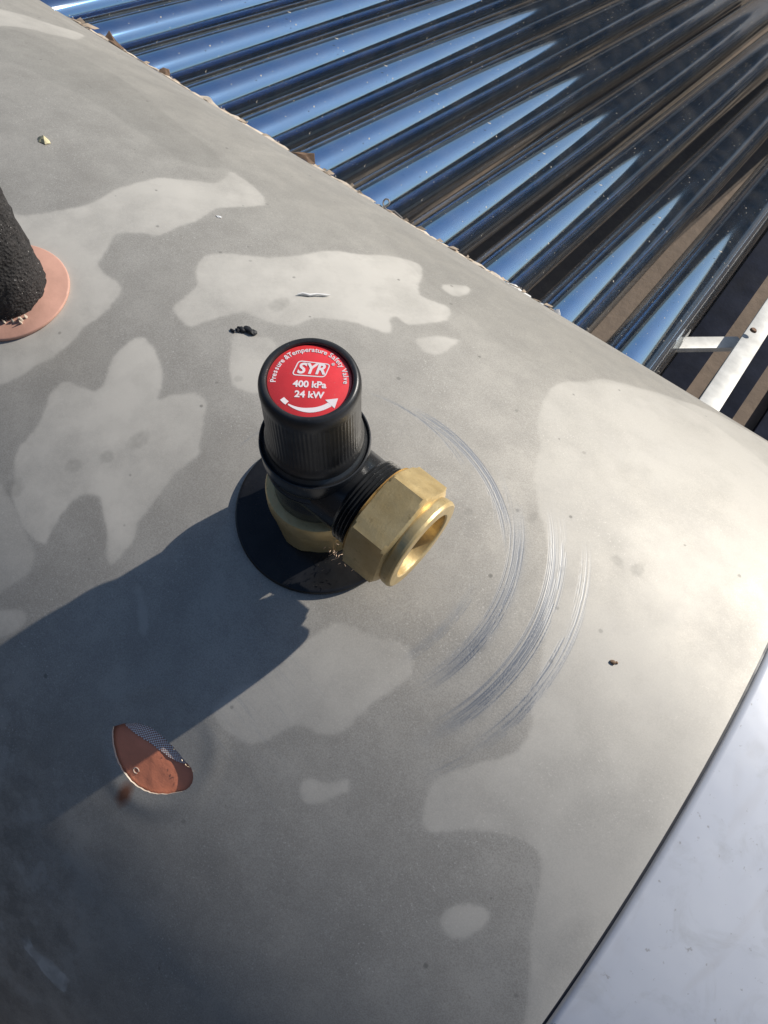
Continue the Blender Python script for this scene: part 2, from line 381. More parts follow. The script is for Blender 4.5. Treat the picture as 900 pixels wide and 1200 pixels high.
M_tank = tank_material()
M_inner = simple('sheet_edge', (0.80, 0.74, 0.62), 0.4, 0.3, 0.1)
M_blackcap = simple('black_knob_plastic', (0.019, 0.0195, 0.021), 0.36, 0, 0.3, 250, 0.2, 2500, 0.0001, dust=0.07)
M_blackbody = simple('black_nylon', (0.018, 0.0195, 0.0215), 0.24, 0, 0.3, 250, 0.18, 1500, 0.00012, dust=0.05)
M_rubber = simple('black_rubber', (0.010, 0.0105, 0.012), 0.20, 0, 0.4, 120, 0.12, 500, 0.00015, spec=0.38, dust=0.03)

def brass_mat():
    g = NT('brass'); v = g.coord()
    n = g.noise(160, 5, 0.65, v)
    c = g.mix(g.ramp(n, 0.3, 0.72), (0.58, 0.42, 0.19), (0.72, 0.56, 0.29))
    pit = g.ramp(g.noise(520, 3, 0.6, v), 0.62, 0.72)
    c = g.mix(g.math('MULTIPLY', pit, 0.5), c, (0.34, 0.24, 0.11))
    r = g.ramp(g.noise(260, 4, 0.6, v), 0.3, 0.7, 0.33, 0.48)
    st = g.noise(1.0, 2, 0.6, g.coord(scale=(2600, 260, 900)))
    c = g.mix(g.ramp(st, 0.62, 0.75, 0, 0.4), c, (0.40, 0.30, 0.15))
    b = g.bump(g.noise(1400, 3, 0.6, v), 0.2, 0.0002, g.bump(st, 0.25, 0.0002))
    g.bsdf(Base_Color=c, Roughness=r, Metallic=0.6, Normal=b)
    return g.m
M_brass = brass_mat()
M_red = simple('red_label_print', (0.74, 0.045, 0.05), 0.28, 0, 0.06, 300, coat=0.4, dust=0.06)
M_white = simple('white_print', (0.82, 0.74, 0.74), 0.35, 0, 0.02)

# ------------------------------------------------------------------ setting: roof floor and parapet
def ground_mat():
    g = NT('roof_floor'); v = g.coord()
    n = g.noise(2.2, 6, 0.6, v); f = g.noise(40, 5, 0.65, v)
    c = g.mix(g.ramp(n, 0.3, 0.7), (0.150, 0.110, 0.080), (0.235, 0.180, 0.135))
    c = g.mix(g.ramp(f, 0.4, 0.75, 0, 0.6), c, (0.11, 0.085, 0.065))
    g.bsdf(Base_Color=c, Roughness=0.9, Normal=g.bump(f, 0.5, 0.004))
    return g.m
bm = bmesh.new()
bmesh.ops.create_grid(bm, x_segments=8, y_segments=8, size=400)
GZ = -0.90
for vtx in bm.verts: vtx.co.z = GZ
tag(from_bm('ground', bm, ground_mat()), kind='structure')

bm = bmesh.new()
M_wall = simple('parapet_plaster', (0.030, 0.026, 0.023), 0.9, 0, 0.25, 6, 0.4, 60, 0.003)
Mw = Matrix.Translation((-0.6, 4.4, 0)) @ Matrix.Rotation(math.radians(12), 4, 'Z')
box(bm, (0, 0, GZ + 0.37), (44, 0.16, 0.74), Mw, 0.01)
box(bm, (0, 0, GZ + 0.765), (44, 0.22, 0.05), Mw, 0.008)
tag(from_bm('parapet_wall', bm, M_wall), 'low dark plastered parapet wall beyond the lower ends of the tubes', 'wall')

bm = bmesh.new(); box(bm, (-0.6, -1.75, 0.1), (5.0, 0.2, 2.0), None, 0.01)  # added out of view to block sky and darken the near metal
tag(from_bm('sky_blocker', bm, simple('charcoal_blocker', (0.028, 0.027, 0.028), 0.8, 0, 0.3, 5, 0.4, 50, 0.003)), 'added dark charcoal sky blocker, out of view behind the photographer side of the tank', 'wall')

# ------------------------------------------------------------------ tank
tank = thing('water_tank', 'large dull grey steel cylinder tank with blotchy stains and arc scratches', 'water tank', (0, 0, -R))
HX, HS = 4.6, -92.0                                             # hole centre in surface mm
HOLE = [(-10.5, -92.7), (-10.4, -91.6), (-8.2, -89.1), (-5.6, -86.8), (-2.3, -85.3), (-0.3, -84.7), (3.5, -84.4), (6.5, -84.7),
        (10.3, -85.0), (13.0, -85.5), (14.8, -85.8), (17.3, -86.1), (18.6, -87.2), (19.7, -89.0), (19.8, -91.1), (18.2, -94.0),
        (15.5, -97.0), (12.0, -99.7), (9.1, -100.9), (4.5, -101.7), (0.1, -100.9), (-4.5, -99.0), (-8.0, -96.0)]
XE = 136.0
X0, X1, S0, S1 = -20.0, 30.0, -116.0, -68.0                     # the finely meshed patch round the hole
def dent(x, s):
    """sheet pressed in a little round the hole, with a faint raised ring (mm)"""
    d = math.hypot(x - 4.6, (s + 87.0))
    return 0.35 * math.exp(-((d - 18.5) / 3.2) ** 2) - 0.5 * math.exp(-(d / 15.0) ** 4) * 0.6
def tank_mesh():
    bm = bmesh.new(); uvl = bm.loops.layers.uv.new('surface'); P = {}
    def put(x, s, h=0.0):
        v = bm.verts.new(cyl_pt(x, s, h)); P[v] = (x, s); return v
    xs = sorted(set([-1350, -1100, -900, -700, -550] + list(np.arange(-440, X0 + .1, 20)) + list(np.linspace(X0, X1, 21)) +
                    list(np.arange(X1, XE - 2, 15)) + [XE - 6, XE - 3, XE]))
    xs = [float(round(a, 4)) for a in xs]; xs = sorted(set(xs))
    C = math.pi * R * 1000
    ss = list(np.linspace(-C, S0, 60)) + list(np.linspace(S0, S1, 21))[1:] + list(np.linspace(S1, C, 100))[1:-1]
    ss = [float(round(a, 4)) for a in ss]
    grid = {}
    for i, x in enumerate(xs):
        for j, s in enumerate(ss):
            if X0 + .01 < x < X1 - .01 and S0 + .01 < s < S1 - .01: continue
            grid[i, j] = put(x, s, 0.0 if x < XE - 0.01 else -0.35)
    nj = len(ss)
    for i in range(len(xs) - 1):
        for j in range(nj):
            k = (j + 1) % nj
            inx = xs[i] > X0 - .01 and xs[i + 1] < X1 + .01
            ins = k > j and ss[j] > S0 - .01 and ss[k] < S1 + .01
            if inx and ins: continue
            q = [(i, j), (i + 1, j), (i + 1, k), (i, k)]
            if all(a in grid for a in q):
                f = bm.faces.new([grid[a] for a in q])
                for lp, a in zip(f.loops, q):
                    s = ss[a[1]] + (0 if not (k < j and a[1] == k) else 2 * C)
                    lp[uvl].uv = ((xs[a[0]] - U0) / SPAN, (s - V0) / SPAN)
    # ring mesh between the border of the patch and the hole
    ix = [i for i, x in enumerate(xs) if X0 - .01 < x < X1 + .01]; js = [j for j, s in enumerate(ss) if S0 - .01 < s < S1 + .01]
    border = [(i, js[0]) for i in ix] + [(ix[-1], j) for j in js[1:]] + [(i, js[-1]) for i in ix[::-1][1:]] + [(ix[0], j) for j in js[::-1][1:-1]]
    bv = [grid[b] for b in border]; n = len(bv)
    H = catmull(HOLE, 12)
    ha = np.unwrap(np.arctan2(H[:, 1] - HS, H[:, 0] - HX)); ho = np.argsort(ha % (2 * math.pi)); hang = (ha % (2 * math.pi))[ho]; hr = np.hypot(H[:, 0] - HX, H[:, 1] - HS)[ho]
    rings = [bv]; K = 16
    q = np.random.RandomState(3)
    for k in range(1, K + 1):
        t = (k / K) ** 0.7
        ring = []
        for b in range(n):
            x, s = P[bv[b]]
            a = math.atan2(s - HS, x - HX) % (2 * math.pi)
            rb = math.hypot(x - HX, s - HS); rh = np.interp(a, hang, hr, period=2 * math.pi)
            if k == K: rh += q.uniform(-0.16, 0.16)
            r_ = rb + (rh - rb) * t
            xx = HX + r_ * math.cos(a); s_ = HS + r_ * math.sin(a)
            ring.append(put(xx, s_, dent(xx, s_) * min(1, k / 4)))
        rings.append(ring)
    for A, B in zip(rings[:-1], rings[1:]):
        for b in range(n):
            c = (b + 1) % n
            f = bm.faces.new((A[b], A[c], B[c], B[b]))
            for lp in f.loops:
                x, s = P[lp.vert]; lp[uvl].uv = ((x - U0) / SPAN, (s - V0) / SPAN)
    edge = rings[-1]; epts = [P[v] for v in edge]
    low = [put(x, s, dent(x, s) - 0.7) for x, s in epts]
    for b in range(n):
        c = (b + 1) % n; f = bm.faces.new((edge[b], edge[c], low[c], low[b])); f.material_index = 1
        for lp in f.loops:
            x, s = P[lp.vert]; lp[uvl].uv = ((x - U0) / SPAN, (s - V0) / SPAN)
    # the returned edge at the end seam
    last = [grid[len(xs) - 1, j] for j in range(nj)]
    ret = [put(XE, s, -3.2) for s in ss]
    for j in range(nj):
        k = (j + 1) % nj; f = bm.faces.new((last[j], last[k], ret[k], ret[j])); f.material_index = 0
        for lp in f.loops: lp[uvl].uv = (0.99, 0.01)
    bmesh.ops.recalc_face_normals(bm, faces=bm.faces[:])
    me = bpy.data.meshes.new('shell'); bm.to_mesh(me); bm.free()
    return me, epts
me, hole_edge = tank_mesh()
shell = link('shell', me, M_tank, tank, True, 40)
me.materials.append(M_inner)
tank_axis = Matrix.Translation((0, 0, -R)) @ Matrix.Rotation(math.pi / 2, 4, 'Y')   # local z -> +X

# end cap: pale painted dome
def cap_mat():
    g = NT('end_cap_paint'); v = g.coord()
    n = g.noise(18, 5, 0.6, v); d = g.noise(70, 5, 0.7, v, 0.6)
    c = g.mix(g.ramp(n, 0.3, 0.7), (0.60, 0.62, 0.67), (0.67, 0.685, 0.72))
    c = g.mix(g.ramp(d, 0.54, 0.76, 0, 0.5), c, (0.45, 0.45, 0.44))
    c = g.mix(g.ramp(g.noise(1.0, 4, 0.6, g.coord(scale=(30, 8, 14)), 0.8), 0.57, 0.78, 0, 0.5), c, (0.43, 0.385, 0.33))
    c = g.mix(g.ramp(g.noise(420, 3, 0.6, v), 0.66, 0.72, 0, 0.5), c, (0.25, 0.22, 0.18))
    g.bsdf(Base_Color=c, Roughness=g.ramp(n, 0.3, 0.7, 0.30, 0.42), Normal=g.bump(g.noise(30, 3, 0.5, v), 0.2, 0.002), Metallic=0.15, Coat_Weight=0.2)
    return g.m
bm = bmesh.new()
prof = [(231.3, 128), (231.3, 137.2), (232.6, 137.5), (233.4, 138.2), (233.7, 139.5), (233.7, 225)]
for k in range(1, 15):
    a = k / 14 * math.pi / 2
    prof.append((233.7 - 60 + 60 * math.cos(a), 225 + 34 * math.sin(a)))
prof += [(100, 266), (0, 268)]
lathe(bm, prof, 256, tank_axis)
from_bm('end_cap', bm, cap_mat(), tank, auto=60)
bm = bmesh.new()
lathe(bm, [(231.6, 131), (232.4, 134.0), (232.4, 137.4), (231.6, 137.8)], 256, tank_axis)
from_bm('seam_gap_shade', bm, simple('seam_dark', (0.02, 0.022, 0.03), 0.5), tank)  # near-black ring standing in for the shadow in the seam gap
bm = bmesh.new()
lathe(bm, [(0, -1352), (200, -1352), (234, -1340), (234, -1348)], 64, tank_axis)
from_bm('end_cap', bm, cap_mat(), tank, auto=60)

# ---- what shows in the hole
def dome_patch(name, fn, nx, ny, mat, parent):
    bm = bmesh.new(); V = [[bm.verts.new(fn(i / nx, j / ny)) for j in range(ny + 1)] for i in range(nx + 1)]
    for i in range(nx):
        for j in range(ny): bm.faces.new((V[i][j], V[i + 1][j], V[i + 1][j + 1], V[i][j + 1]))
    return from_bm(name, bm, mat, parent)
plug = thing('port_plug', 'salmon red rubber disc inside the ragged half moon hole in the grey tank', 'rubber plug', cyl_pt(4.6, -92, -3))
M_salmon = simple('salmon_rubber', (0.74, 0.255, 0.14), 0.5, 0, 0.10, 120, 0.3, 700, 0.0003)
def plug_pt(u, v):
    a = v * 2 * math.pi; r = 21 * u
    x = 4.6 + r * math.cos(a); s = -92 + r * math.sin(a)
    h = -0.95 - 1.0 * (1 - math.cos(min(1, r / 20) * math.pi / 2)) + 0.12 * noise.noise(Vector((x * .3, s * .3, 0)))
    return cyl_pt(x, s, h)
dome_patch('disc', plug_pt, 16, 72, M_salmon, plug)
# a worn ring of grime left on it
bm = bmesh.new(); pts = []
for k in range(15):
    a = k / 14 * 5.2 + 0.4; pts.append(cyl_pt(3.0 + 0.95 * math.cos(a), -98.4 + 0.8 * math.sin(a), -1.05))
tube(bm, pts, 0.16 * MM, 6)
from_bm('residue_ring', bm, simple('residue', (0.55, 0.45, 0.36), 0.7), plug)

def mesh_mat():
    g = NT('woven_tape'); uv = g.coord('UV')
    mp = g.n('ShaderNodeMapping'); mp.inputs['Scale'].default_value = (52, 13, 1); g.l(uv, mp.inputs[0])
    ch = g.n('ShaderNodeTexChecker'); ch.inputs['Scale'].default_value = 1.0; g.l(mp.outputs[0], ch.inputs[0])
    ch.inputs[1].default_value = (0.80, 0.76, 0.72, 1); ch.inputs[2].default_value = (0.36, 0.16, 0.12, 1)
    g.bsdf(Base_Color=ch.outputs[0], Roughness=0.6, Normal=g.bump(ch.outputs[1], 0.6, 0.0003))
    return g.m
bm = bmesh.new(); uvl = bm.loops.layers.uv.new('UVMap'); V = []
top = [(-8.0, -87.5), (-5, -85.2), (-1, -83.4), (4, -83.0), (9, -83.6), (13, -84.4), (16, -85.0)]
bot = [(-8.2, -89.6), (-4.2, -89.6), (0.5, -89.0), (4.6, -88.6), (8.6, -88.3), (11.8, -87.8), (14.2, -86.9)]
NXS = 48
for i in range(NXS + 1):
    t = i / NXS * 6; k = min(5, int(t)); f = t - k
    A = Vector(top[k]).lerp(Vector(top[k + 1]), f); B = Vector(bot[k]).lerp(Vector(bot[k + 1]), f)
    col = []
    for j in range(7):
        g_ = j / 6; q = A.lerp(B, g_)
        if j == 6: q.y += random.uniform(-0.18, 0.18)
        col.append(bm.verts.new(cyl_pt(q.x, q.y, -0.72 - 0.12 * g_)))
    V.append(col)
for i in range(NXS):
    for j in range(6):
        f = bm.faces.new((V[i][j], V[i + 1][j], V[i + 1][j + 1], V[i][j + 1]))
        for lp, (a, b) in zip(f.loops, ((i, j), (i + 1, j), (i + 1, j + 1), (i, j + 1))): lp[uvl].uv = (a / NXS, b / 6)
from_bm('woven_tape', bm, mesh_mat(), tank)
# torn bits of sheet and foil standing up on the rim of the hole
M_tear = simple('torn_foil', (0.78, 0.62, 0.42), 0.4, 0.3, 0.3, 900)
bm = bmesh.new(); q = random.Random(19)
for k in range(7):
    x = q.choice([q.uniform(13.5, 18.6), q.uniform(14.5, 17.5), q.uniform(8, 18)]); s = -85.2 - 0.13 * (x - 8) - (0.9 if x > 17.5 else 0)
    base = cyl_pt(x, s, 0.1)
    d = Vector((q.uniform(-1, 1), q.uniform(-.3, .8), q.uniform(0, .25))).normalized() * q.uniform(.2, .45) * MM
    e = Vector((q.uniform(.2, .7), q.uniform(-.3, .3), 0)) * MM
    a, b, c = bm.verts.new(base), bm.verts.new(base + e), bm.verts.new(base + d + e * .3)
    b2 = bm.verts.new(base + d * .6 + e * 1.1); bm.faces.new((a, b, b2, c))
from_bm('torn_rim', bm, M_tear, tank, smooth=False)

# ------------------------------------------------------------------ gasket and valve
bm = bmesh.new()
lathe(bm, [(12, 0.2), (27.0, 0.2), (27.5, 0.6), (27.5, 1.6), (27.2, 2.0), (26.4, 2.1), (25.6, 1.9), (20, 2.2), (12, 2.4)], 128, close=True)
for v in bm.verts: v.co.z -= R - math.sqrt(R * R - v.co.y ** 2)
tag(from_bm('gasket', bm, M_rubber, auto=50), 'thin round black rubber gasket lying on the steel under the safety valve', 'gasket')

valve = thing('safety_valve', 'black safety valve with red pressure label and brass side nut, standing on tank', 'valve')
# brass base: hexagon below, round collar above
def hexprism(bm, rc, z0, z1, ch, rot=0.0, M=None, r_in=0.0, seg=72):
    """hexagon (corner radius rc) whose corners are turned off by a chamfer, as on a real nut"""
    def rf(r, z, a, i):
        b = (a - rot) % (math.pi / 3) - math.pi / 6
        flat = rc * math.cos(math.pi / 6) / math.cos(b)
        return min(flat, r)
    prof = [(rc - ch * 1.9, z0), (rc - ch * 0.8, z0 + ch * 0.55), (rc, z0 + ch), (rc, z1 - ch), (rc - ch * 0.8, z1 - ch * 0.55), (rc - ch * 1.9, z1)]
    vs = lathe(bm, prof, seg, None, False, rf)
    if r_in:
        pass
    if M is not None: bmesh.ops.transform(bm, matrix=M, verts=vs)
    return vs
bm = bmesh.new(); hexprism(bm, 16.9, 2.0, 14.0, 1.2, math.radians(35))
for v in bm.verts:
    r_ = math.hypot(v.co.x, v.co.y)
    if r_ > 0.01545: v.co.x *= 0.01545 / r_; v.co.y *= 0.01545 / r_
lathe(bm, [(14.0, 13.6), (15.4, 13.9), (15.7, 14.4), (16.0, 15.2), (16.1, 16.0), (16.0, 20.6), (15.6, 21.6), (14.6, 22.0), (10.5, 22.0)], 96)
from_bm('brass_collar', bm, M_brass, valve, auto=28)
ZC = 35.0; PHI = math.radians(-3.0)
Mout = Matrix.Translation((0, 0, ZC * MM)) @ Matrix.Rotation(PHI, 4, 'Z') @ Matrix.Rotation(math.pi / 2, 4, 'Y')   # local z -> outlet
bm = bmesh.new()
lathe(bm, [(10.5, 21.4), (12.8, 21.8), (13.2, 22.8), (13.0, 28), (12.7, 33), (13.1, 36.0), (13.9, 37.0), (14.3, 37.8), (14.2, 39.0), (13.5, 39.6), (13.6, 40.4),
           (14.4, 41.4), (14.7, 43.0), (14.9, 48.6), (14.8, 49.2), (14.5, 49.3), (14.2, 48.9), (14.0, 48.6), (12.6, 50.2), (9, 50.2)], 120)
from_bm('body', bm, M_blackbody, valve, auto=38)
bm = bmesh.new()
prof = [(12.2, 2), (12.0, 16.0), (12.3, 16.6)]
z = 17.0
for k in range(6):
    prof += [(13.0, z), (13.15, z + 0.3), (12.3, z + 0.75)]; z += 1.15
prof += [(12.2, 26), (9.6, 27), (9.4, 12)]
lathe(bm, prof, 96, Mout)
from_bm('outlet_thread', bm, M_blackbody, valve, auto=50)
bm = bmesh.new()
hexprism(bm, 16.6, 22.0, 34.6, 1.5, math.radians(-15), Mout)
lathe(bm, [(12.3, 22.3), (14.3, 22.0)], 96, Mout)
lathe(bm, [(13.6, 34.3), (14.0, 34.9), (14.2, 35.5), (14.3, 37.2), (14.0, 37.9), (13.6, 38.1), (10.6, 38.1), (10.2, 37.8), (10.1, 37.2), (10.1, 30.0), (10.9, 29.5), (10.9, 25), (9.0, 24.6)], 96, Mout)
from_bm('brass_nut', bm, M_brass, valve, auto=25)
# knob with ribbed skirt
bm = bmesh.new()
def rib(r, z, a, i):
    if 54.0 < z < 72.5 and i % 4 < 2: return r + 0.10
    return r
lathe(bm, [(10, 50.0), (12.9, 50.0), (13.0, 52.6), (12.5, 53.6), (12.1, 54.8), (11.9, 72), (12.0, 73), (12.1, 74.0), (12.05, 75.8), (11.7, 77.0), (11.2, 77.6),
           (10.7, 77.75), (10.2, 77.6), (9.95, 77.2), (9.95, 76.2), (0, 76.2)], 288, None, False, rib)
knob = from_bm('knob', bm, M_blackcap, valve, auto=40)
bm = bmesh.new(); lathe(bm, [(9.85, 76.3), (9.85, 76.75), (9.7, 76.85), (0, 76.85)], 96)
disc = from_bm('label_disc', bm, M_red, valve, auto=50)

# printing on the label, one flat mesh standing 0.06 mm proud
TZ = 76.92
ALPHA = math.radians(35.0)
Mlab = Matrix.Translation((0, 0, TZ * MM)) @ Matrix.Rotation(ALPHA, 4, 'Z')
dg = bpy.context.evaluated_depsgraph_get
def text_mesh(body, size, bold=0.0, shear=0.0, sx=1.0):
    c = bpy.data.curves.new('txt', 'FONT'); c.body = body; c.size = size * MM; c.align_x = 'CENTER'; c.align_y = 'CENTER'
    c.offset = bold * MM; c.extrude = 0.02 * MM; c.shear = shear; c.resolution_u = 4
    o = bpy.data.objects.new('txt', c); sc.collection.objects.link(o)
    bpy.context.view_layer.update()
    me = bpy.data.meshes.new_from_object(o.evaluated_get(dg()))
    bpy.data.objects.remove(o); bpy.data.curves.remove(c)
    for v in me.vertices: v.co.x *= sx
    return me
def add_text(bm, body, size, M, **kw):
    me = text_mesh(body, size, **kw); me.transform(M); bm.from_mesh(me); bpy.data.meshes.remove(me)
def T(x, y, rot=0.0): return Mlab @ Matrix.Translation((x * MM, y * MM, 0)) @ Matrix.Rotation(rot, 4, 'Z')
def stroke(bm, pts, wd, M, closed=False):
    n = len(pts); L = []
    for k in range(n):
        a = Vector(pts[(k - 1) % n] if (closed or k > 0) else pts[k]); b = Vector(pts[(k + 1) % n] if (closed or k < n - 1) else pts[k])
        t = (b - a).normalized(); nn = Vector((-t.y, t.x)); ww = wd[k] if isinstance(wd, list) else wd
        p = Vector(pts[k])
        L.append((bm.verts.new(M @ Vector(((p.x + nn.x * ww / 2) * MM, (p.y + nn.y * ww / 2) * MM, 0))),
                  bm.verts.new(M @ Vector(((p.x - nn.x * ww / 2) * MM, (p.y - nn.y * ww / 2) * MM, 0)))))
    for k in range(n if closed else n - 1):
        a, b = L[k], L[(k + 1) % n]; bm.faces.new((a[1], b[1], b[0], a[0]))
bm = bmesh.new()
add_text(bm, 'SYR', 4.0, T(0.1, 3.0), bold=0.13, shear=0.25, sx=0.98)
out = []
cors = [(-4.15, 1.25, 0.9), (3.4, 1.05, 0.9), (4.45, 4.6, 0.9), (-2.9, 5.15, 0.9)]
def rounded(cors, seg=6):
    pts = []; n = len(cors)
    for i in range(n):
        p = Vector(cors[i][:2]); a = (Vector(cors[i - 1][:2]) - p).normalized(); b = (Vector(cors[(i + 1) % n][:2]) - p).normalized(); r = cors[i][2]
        for k in range(seg + 1):
            t = k / seg; q = (p + a * r) * (1 - t) ** 2 + p * 2 * t * (1 - t) + (p + b * r) * t * t; pts.append((q.x, q.y))
    return pts
stroke(bm, rounded(cors), 0.28, Mlab, True)
add_text(bm, '\u00ae', 1.0, T(5.15, 4.6), bold=0.02)
add_text(bm, '400 kPa', 2.4, T(0.1, -1.2), bold=0.08)
add_text(bm, '24 kW', 2.4, T(0.2, -3.95), bold=0.08)
txt = 'Pressure &Temperature Safety Valve'
a0 = math.radians(188); a1 = math.radians(-4)
wts = [{'i': .5, 'l': .5, 't': .65, 'r': .68, 'm': 1.5, 'P': 1.1, 'T': 1.05, 'S': 1.05, 'V': 1.1, ' ': .5, '&': 1.15, 'f': .6}.get(ch, 1.0) for ch in txt]
tot = sum(wts); acc = 0
for ch, wt in zip(txt, wts):
    a = a0 + (a1 - a0) * (acc + wt / 2) / tot; acc += wt
    if ch == ' ': continue
    add_text(bm, ch, 1.75, T(8.35 * math.cos(a), 8.35 * math.sin(a), a - math.pi / 2), bold=0.03)
# turning arrow along the bottom
def arcp(a0, a1, r, n): return [(r * math.cos(math.radians(a0 + (a1 - a0) * k / n)), r * math.sin(math.radians(a0 + (a1 - a0) * k / n))) for k in range(n + 1)]
stroke(bm, arcp(222, 234, 7.9, 4), 1.15, Mlab)
stroke(bm, arcp(237, 310, 8.0, 24), [0.35 + 0.9 * min(1, k / 12) for k in range(25)], Mlab)
hp = [(r * math.cos(math.radians(a)), r * math.sin(math.radians(a))) for r, a in ((6.4, 308), (9.5, 311), (8.2, 327))]
f = bm.faces.new([bm.verts.new(Mlab @ Vector((x * MM, y * MM, 0))) for x, y in hp])
me = bpy.data.meshes.new('printed_lettering'); bm.to_mesh(me); bm.free()
link('printed_lettering', me, M_white, disc, False)

valve.rotation_euler = (-0.0097, 0.0043, 0)
# brass shavings caught on the collar
q = random.Random(12)
bm = bmesh.new()
for k in range(30):
    c = Vector((16.5 + q.uniform(-5.5, 5.5), -10.2 + q.uniform(-2.2, 2.2), 7.6 + q.uniform(-3.8, 3.2))) * MM
    d = Vector((q.uniform(-1, 1), q.uniform(-1, 1), q.uniform(-.4, 1))).normalized() * q.uniform(.8, 2.0) * MM
    mid = c + d * .5 + Vector((q.uniform(-1, 1), q.uniform(-1, 1), q.uniform(-1, 1))) * .4 * MM
    tube(bm, [c, mid, c + d], [.05 * MM, .12 * MM, .05 * MM], 5)
tag(from_bm('shavings', bm, simple('shaving_fibres', (0.72, 0.52, 0.38), 0.4, 0.4), auto=60), 'curly pale metal shavings caught between brass collar and side nut', 'shavings', kind='stuff')

# ------------------------------------------------------------------ insulated pipe with its salmon grommet, left edge
gx, gs = -143.0, -2.0
bm = bmesh.new()
lathe(bm, [(12, 0.1), (21.1, 0.1), (21.3, 0.3), (21.3, 1.0), (21.15, 1.3), (20.7, 1.4), (16, 1.9), (12, 2.3)], 128, Matrix.Translation(cyl_pt(gx, gs, 0)), close=True)
for v in bm.verts: v.co.z -= (R - math.sqrt(R * R - v.co.y ** 2)) * 0.9
M_salmon2 = simple('pink_silicone', (0.54, 0.30, 0.225), 0.6, 0, 0.2, 60, 0.25, 500, 0.0003)
tag(from_bm('grommet', bm, M_salmon2, auto=50), 'flat salmon pink rubber grommet round the foot of the black foam pipe', 'grommet')
def foam():
    g = NT('black_foam'); v = g.coord()
    n = g.noise(420, 5, 0.7, v); vo = g.n('ShaderNodeTexVoronoi'); vo.inputs['Scale'].default_value = 900; g.l(v, vo.inputs['Vector'])
    c = g.mix(g.ramp(n, 0.35, 0.75), (0.012, 0.011, 0.011), (0.045, 0.040, 0.038))
    sp = g.ramp(g.noise(1300, 1, 0.5, v), 0.735, 0.76)
    c = g.mix(sp, c, (0.5, 0.48, 0.45))
    h = g.math('ADD', n, g.math('MULTIPLY', vo.outputs[0], 0.6))
    g.bsdf(Base_Color=c, Roughness=0.85, Normal=g.bump(h, 0.9, 0.0012)); return g.m
bm = bmesh.new()
lean = Vector((-0.0025, 0.004, 0.1))
rows = []
for k in range(60):
    z = k / 59 * 0.16
    ring = []
    for i in range(96):
        a = i / 96 * 2 * math.pi
        r = 0.0150 - 0.0022 * (z / 0.16)
        d = Vector((math.cos(a), math.sin(a), z * 60)); r += 0.0007 * noise.noise(d * 3.1) + 0.0005 * noise.noise(Vector((math.cos(a) * 9, math.sin(a) * 9, z * 500)))
        c = Vector((gx * MM - 0.0015, gs * MM - 0.0005, 0.0022)) + lean * (z / 0.1)
        zz = 0.0012 * noise.noise(Vector((math.cos(a) * 2, math.sin(a) * 2, 4))) if k == 0 else 0
        ring.append(bm.verts.new(c + Vector((r * math.cos(a), r * math.sin(a), zz))))
    rows.append(ring)
for A, B in zip(rows[:-1], rows[1:]):
    for i in range(96): bm.faces.new((A[i], A[(i + 1) % 96], B[(i + 1) % 96], B[i]))
pipe = thing('insulated_pipe', 'upright pipe sleeved in rough black foam, rising from the pink grommet', 'pipe', (gx * MM, gs * MM, 0))
from_bm('foam_sleeve', bm, foam(), pipe)
bm = bmesh.new(); lathe(bm, [(9, 0), (9, 190), (7.6, 190), (7.6, 0)], 48, Matrix.Translation((gx * MM - .0015, gs * MM, 0.002)) @ Matrix.Rotation(math.radians(-2.3), 4, 'X') @ Matrix.Rotation(math.radians(-1.4), 4, 'Y'))
from_bm('copper_pipe', bm, simple('copper', (0.7, 0.35, 0.22), 0.35, 1.0), pipe)

# ------------------------------------------------------------------ evacuated tubes
INC = math.radians(18.63)
tdir = Vector((-0.017, math.cos(INC), -math.sin(INC))).normalized()
def glass_mat():
    g = NT('tube_glass'); v = g.coord()
    fr = g.n('ShaderNodeFresnel'); bf = g.n('ShaderNodeNewGeometry').outputs['Backfacing']
    g.l(g.ramp(bf, 0, 1, 1.5, 1 / 1.5), fr.inputs['IOR'])
    tr = g.n('ShaderNodeBsdfTransparent'); tr.inputs[0].default_value = (0.90, 0.93, 0.95, 1)
    gl = g.n('ShaderNodeBsdfGlossy'); gl.inputs['Roughness'].default_value = 0.045
    b = g.bump(g.noise(14, 2, 0.5, v), 0.03, 0.002)
    g.l(b, gl.inputs['Normal']); g.l(b, fr.inputs['Normal'])
    mx = g.n('ShaderNodeMixShader'); g.l(g.math('MULTIPLY', fr.outputs[0], 1.0, True), mx.inputs[0]); g.l(tr.outputs[0], mx.inputs[1]); g.l(gl.outputs[0], mx.inputs[2])
    du = g.n('ShaderNodeBsdfDiffuse'); du.inputs[0].default_value = (0.42, 0.38, 0.32, 1)
    sp = g.ramp(g.noise(230, 2, 0.5, v), 0.72, 0.74, 0, 0.8)
    dust = g.math('ADD', sp, g.ramp(g.noise(22, 6, 0.7, v), 0.35, 0.8, 0.01, 0.07), True)
    m2 = g.n('ShaderNodeMixShader'); g.l(dust, m2.inputs[0]); g.l(mx.outputs[0], m2.inputs[1]); g.l(du.outputs[0], m2.inputs[2])
    g.l(m2.outputs[0], g.out.inputs[0]); return g.m
def absorber_mat():
    g = NT('selective_coating'); v = g.coord(scale=(1, 1, 0.05))
    n = g.noise(60, 4, 0.6, v)
    c = g.mix(g.ramp(n, 0.3, 0.7), (0.135, 0.26, 0.44), (0.18, 0.33, 0.54))
    g.bsdf(Base_Color=c, Roughness=g.ramp(n, 0.3, 0.7, 0.05, 0.07), Metallic=0.95); return g.m
M_glass, M_abs = glass_mat(), absorber_mat()
